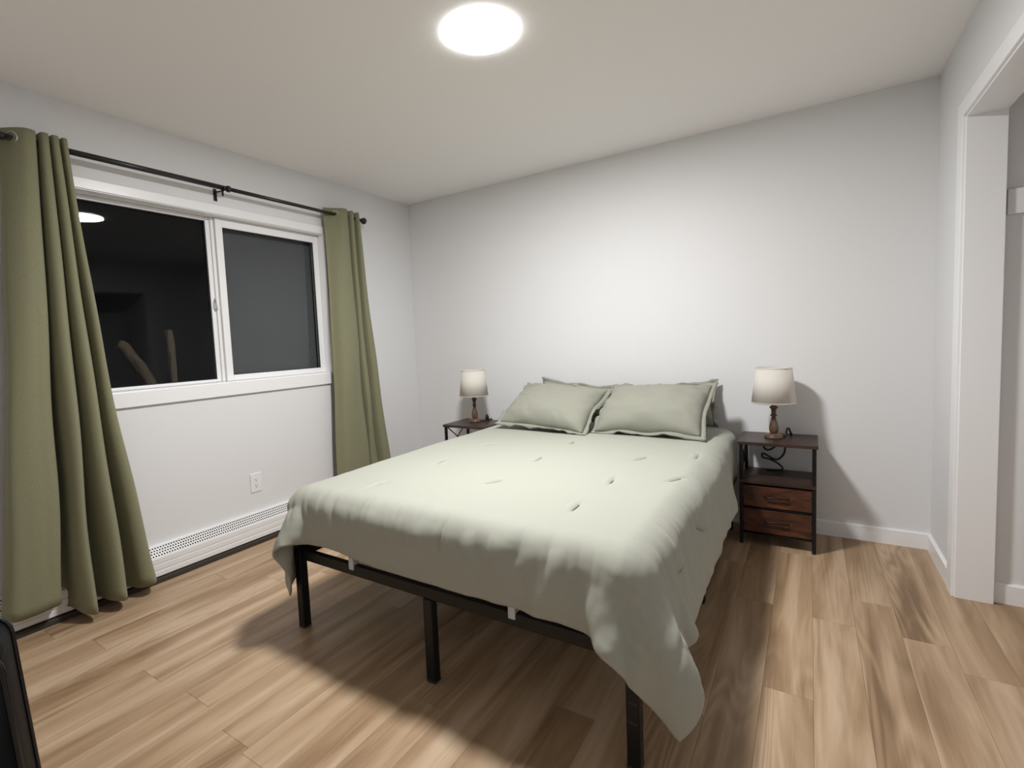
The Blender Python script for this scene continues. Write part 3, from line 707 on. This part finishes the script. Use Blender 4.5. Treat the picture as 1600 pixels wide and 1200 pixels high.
# ------------------------------------------------------------------ bedside lamps
def lamp(loc, label):
    x, y, z = loc
    lp = thing('table_lamp', loc, label, 'lamp', 'matching bedside lamps')
    obj('base', lathe(B(), x, y, [(0, z), (.046, z), (.048, z + .003), (.048, z + .010), (.044, z + .013), (.045, z + .016), (.041, z + .020), (.032, z + .024), (.020, z + .028), (0, z + .028)], 40), 'turned', lp, True)
    pr = [(0, .026), (.014, .026), (.020, .032), (.0235, .046), (.024, .062), (.0215, .080), (.016, .098), (.0115, .112), (.0105, .122), (.0125, .126), (.0185, .129), (.0185, .133), (.0125, .136), (.0115, .142), (.0125, .158), (.015, .168), (.022, .173), (.022, .178), (.016, .182), (.012, .188), (0, .188)]
    obj('column', lathe(B(), x, y, [(r_, z + h_) for r_, h_ in pr], 28), 'turned', lp, True)
    obj('socket', lathe(B(), x, y, [(0, z + .186), (.013, z + .186), (.013, z + .23), (.010, z + .235), (0, z + .235)], 16), 'cord', lp, True)
    obj('bulb', lathe(B(), x, y, [(.010, z + .234), (.013, z + .245), (.024, z + .27), (.027, z + .29), (.022, z + .31), (.010, z + .322), (0, z + .325)], 20), 'plate', lp, True)
    zb, zt = z + .202, z + .404
    sh = obj('shade', lathe(B(), x, y, [(.113, zb), (.0905, zt), (.0890, zt), (.1115, zb)], 64, True), 'shade', lp, True)
    for r_, zz in ((.1135, zb + .004), (.0912, zt - .003)):
        bm = B(); tube(bm, [(x + r_ * math.cos(a), y + r_ * math.sin(a), zz) for a in [2 * math.pi * k / 64 for k in range(65)]], .0022, 6, False); obj('rim', bm, 'shade', sh, True)
    bm = B()
    for k in range(3):
        a = 2 * math.pi * k / 3 + .4; tube(bm, [(x, y, zb + .03), (x + .1095 * math.cos(a), y + .1095 * math.sin(a), zb + .004)], .0015, 6)
    obj('harp', bm, 'steel', sh)
    return lp
LR = (2.811, -.185, .590); LL = (.797, -.262, .590)
la = lamp(LR, 'cream shaded wooden lamp on the right nightstand')
copy_tree(la, LL, 'cream shaded wooden lamp on the left nightstand near the window')
def cord(label, pts, rad=.0052):
    tag(obj('lamp_cord', tube(B(), spline(pts, 8), rad, 8), 'cord', smooth=True), label, 'cord')
x, y, z = LR; yb = -.020
cord('black lamp cord looped and tangled on the right nightstand', [(x + .044, y + .03, z + .0035), (x + .058, y + .05, z + .008), (x + .062, y + .06, z + .040), (x + .072, y + .07, z + .046), (x + .080, y + .08, z + .020), (x + .084, y + .12, z + .004), (x + .075, y + .155, z - .004),
      (x + .060, yb, z - .04), (x + .02, yb, z - .060), (x - .05, yb - .004, z - .070), (x - .060, yb - .006, z - .092), (x - .03, yb - .012, z - .105), (x + .05, yb - .004, z - .045), (x + .085, yb - .01, z - .05), (x + .080, yb - .02, z - .075), (x + .055, yb - .02, z - .060), (x + .045, yb - .016, z - .12), (x + .005, yb - .02, z - .160), (x - .06, yb - .03, z - .125), (x - .065, yb - .03, z - .150), (x - .02, yb - .03, z - .160), (x + .03, yb - .04, z - .190), (x + .035, yb - .05, z - .212), (x - .02, yb - .06, z - .214), (x - .045, yb - .07, z - .214)])
x, y, z = LL
cord('black lamp cord bunched beside the left lamp base', [(x + .046, y + .02, z + .0035), (x + .062, y + .05, z + .006), (x + .066, y + .06, z + .040), (x + .074, y + .065, z + .046), (x + .082, y + .07, z + .006), (x + .070, y + .075, z + .004), (x + .066, y + .07, z + .030), (x + .060, y + .08, z + .005), (x + .07, y + .10, z + .004), (x + .06, y + .148, z - .003), (x + .055, y + .153, z - .10), (x + .05, y + .158, z - .30)])

# ------------------------------------------------------------------ black case in the near left corner
sc_ = thing('black_case', (1.36, -3.19, 0), 'black padded case standing upright at lower left edge of photo', 'case')
ang, lean = math.radians(72), math.radians(3.0)
Mx = Matrix.Translation((1.545, -3.152, 0)) @ Matrix.Rotation(ang, 4, 'Z') @ Matrix.Rotation(-lean, 4, 'Y')
def case_part(name, bm, material, parent, smooth=True):
    for v in bm.verts: v.co = Mx @ v.co
    return obj(name, bm, material, parent, smooth)
def rounded_slab(x0, x1, y0, y1, z0, z1, r_):
    bm = B(); pts = []
    for cx, cz, a0 in ((x1 - r_, z1 - r_, 0), (x0 + r_, z1 - r_, 90), (x0 + r_, z0 + r_, 180), (x1 - r_, z0 + r_, 270)):
        for k in range(7): a = math.radians(a0 + 15 * k); pts.append((cx + r_ * math.cos(a), cz + r_ * math.sin(a)))
    extrude_profile(bm, pts, y0, y1)
    es = [e for e in bm.edges if abs(e.verts[0].co.y - e.verts[1].co.y) < 1e-6]; bmesh.ops.bevel(bm, geom=es, offset=.006, segments=2, affect='EDGES'); return bm, pts
bm, pts = rounded_slab(-.40, 0, 0, .20, .01, .612, .055); shell = case_part('shell', bm, 'case', sc_)
for yy in (0.0, .20):
    _, pts = rounded_slab(-.402, .002, 0, .1, .008, .614, .055)
    bm = tube(B(), [(p[0], yy, p[1]) for p in pts + [pts[0]]], .006, 8, False); case_part('piping', bm, 'case_gloss', sc_)
bm, pts = rounded_slab(-.34, -.045, -.012, .004, .06, .50, .03); case_part('front_pocket', bm, 'case', sc_)
bm = tube(B(), [(.003, .012, .05), (.003, .012, .55)], .0028, 6); case_part('side_seam', bm, 'case_seam', sc_)
bm = tube(B(), spline([(-.045, -.004, .560), (-.060, -.030, .572), (-.12, -.040, .578), (-.24, -.040, .578), (-.30, -.030, .572), (-.315, -.004, .560)], 6), .011, 10); case_part('handle', bm, 'case_gloss', sc_)
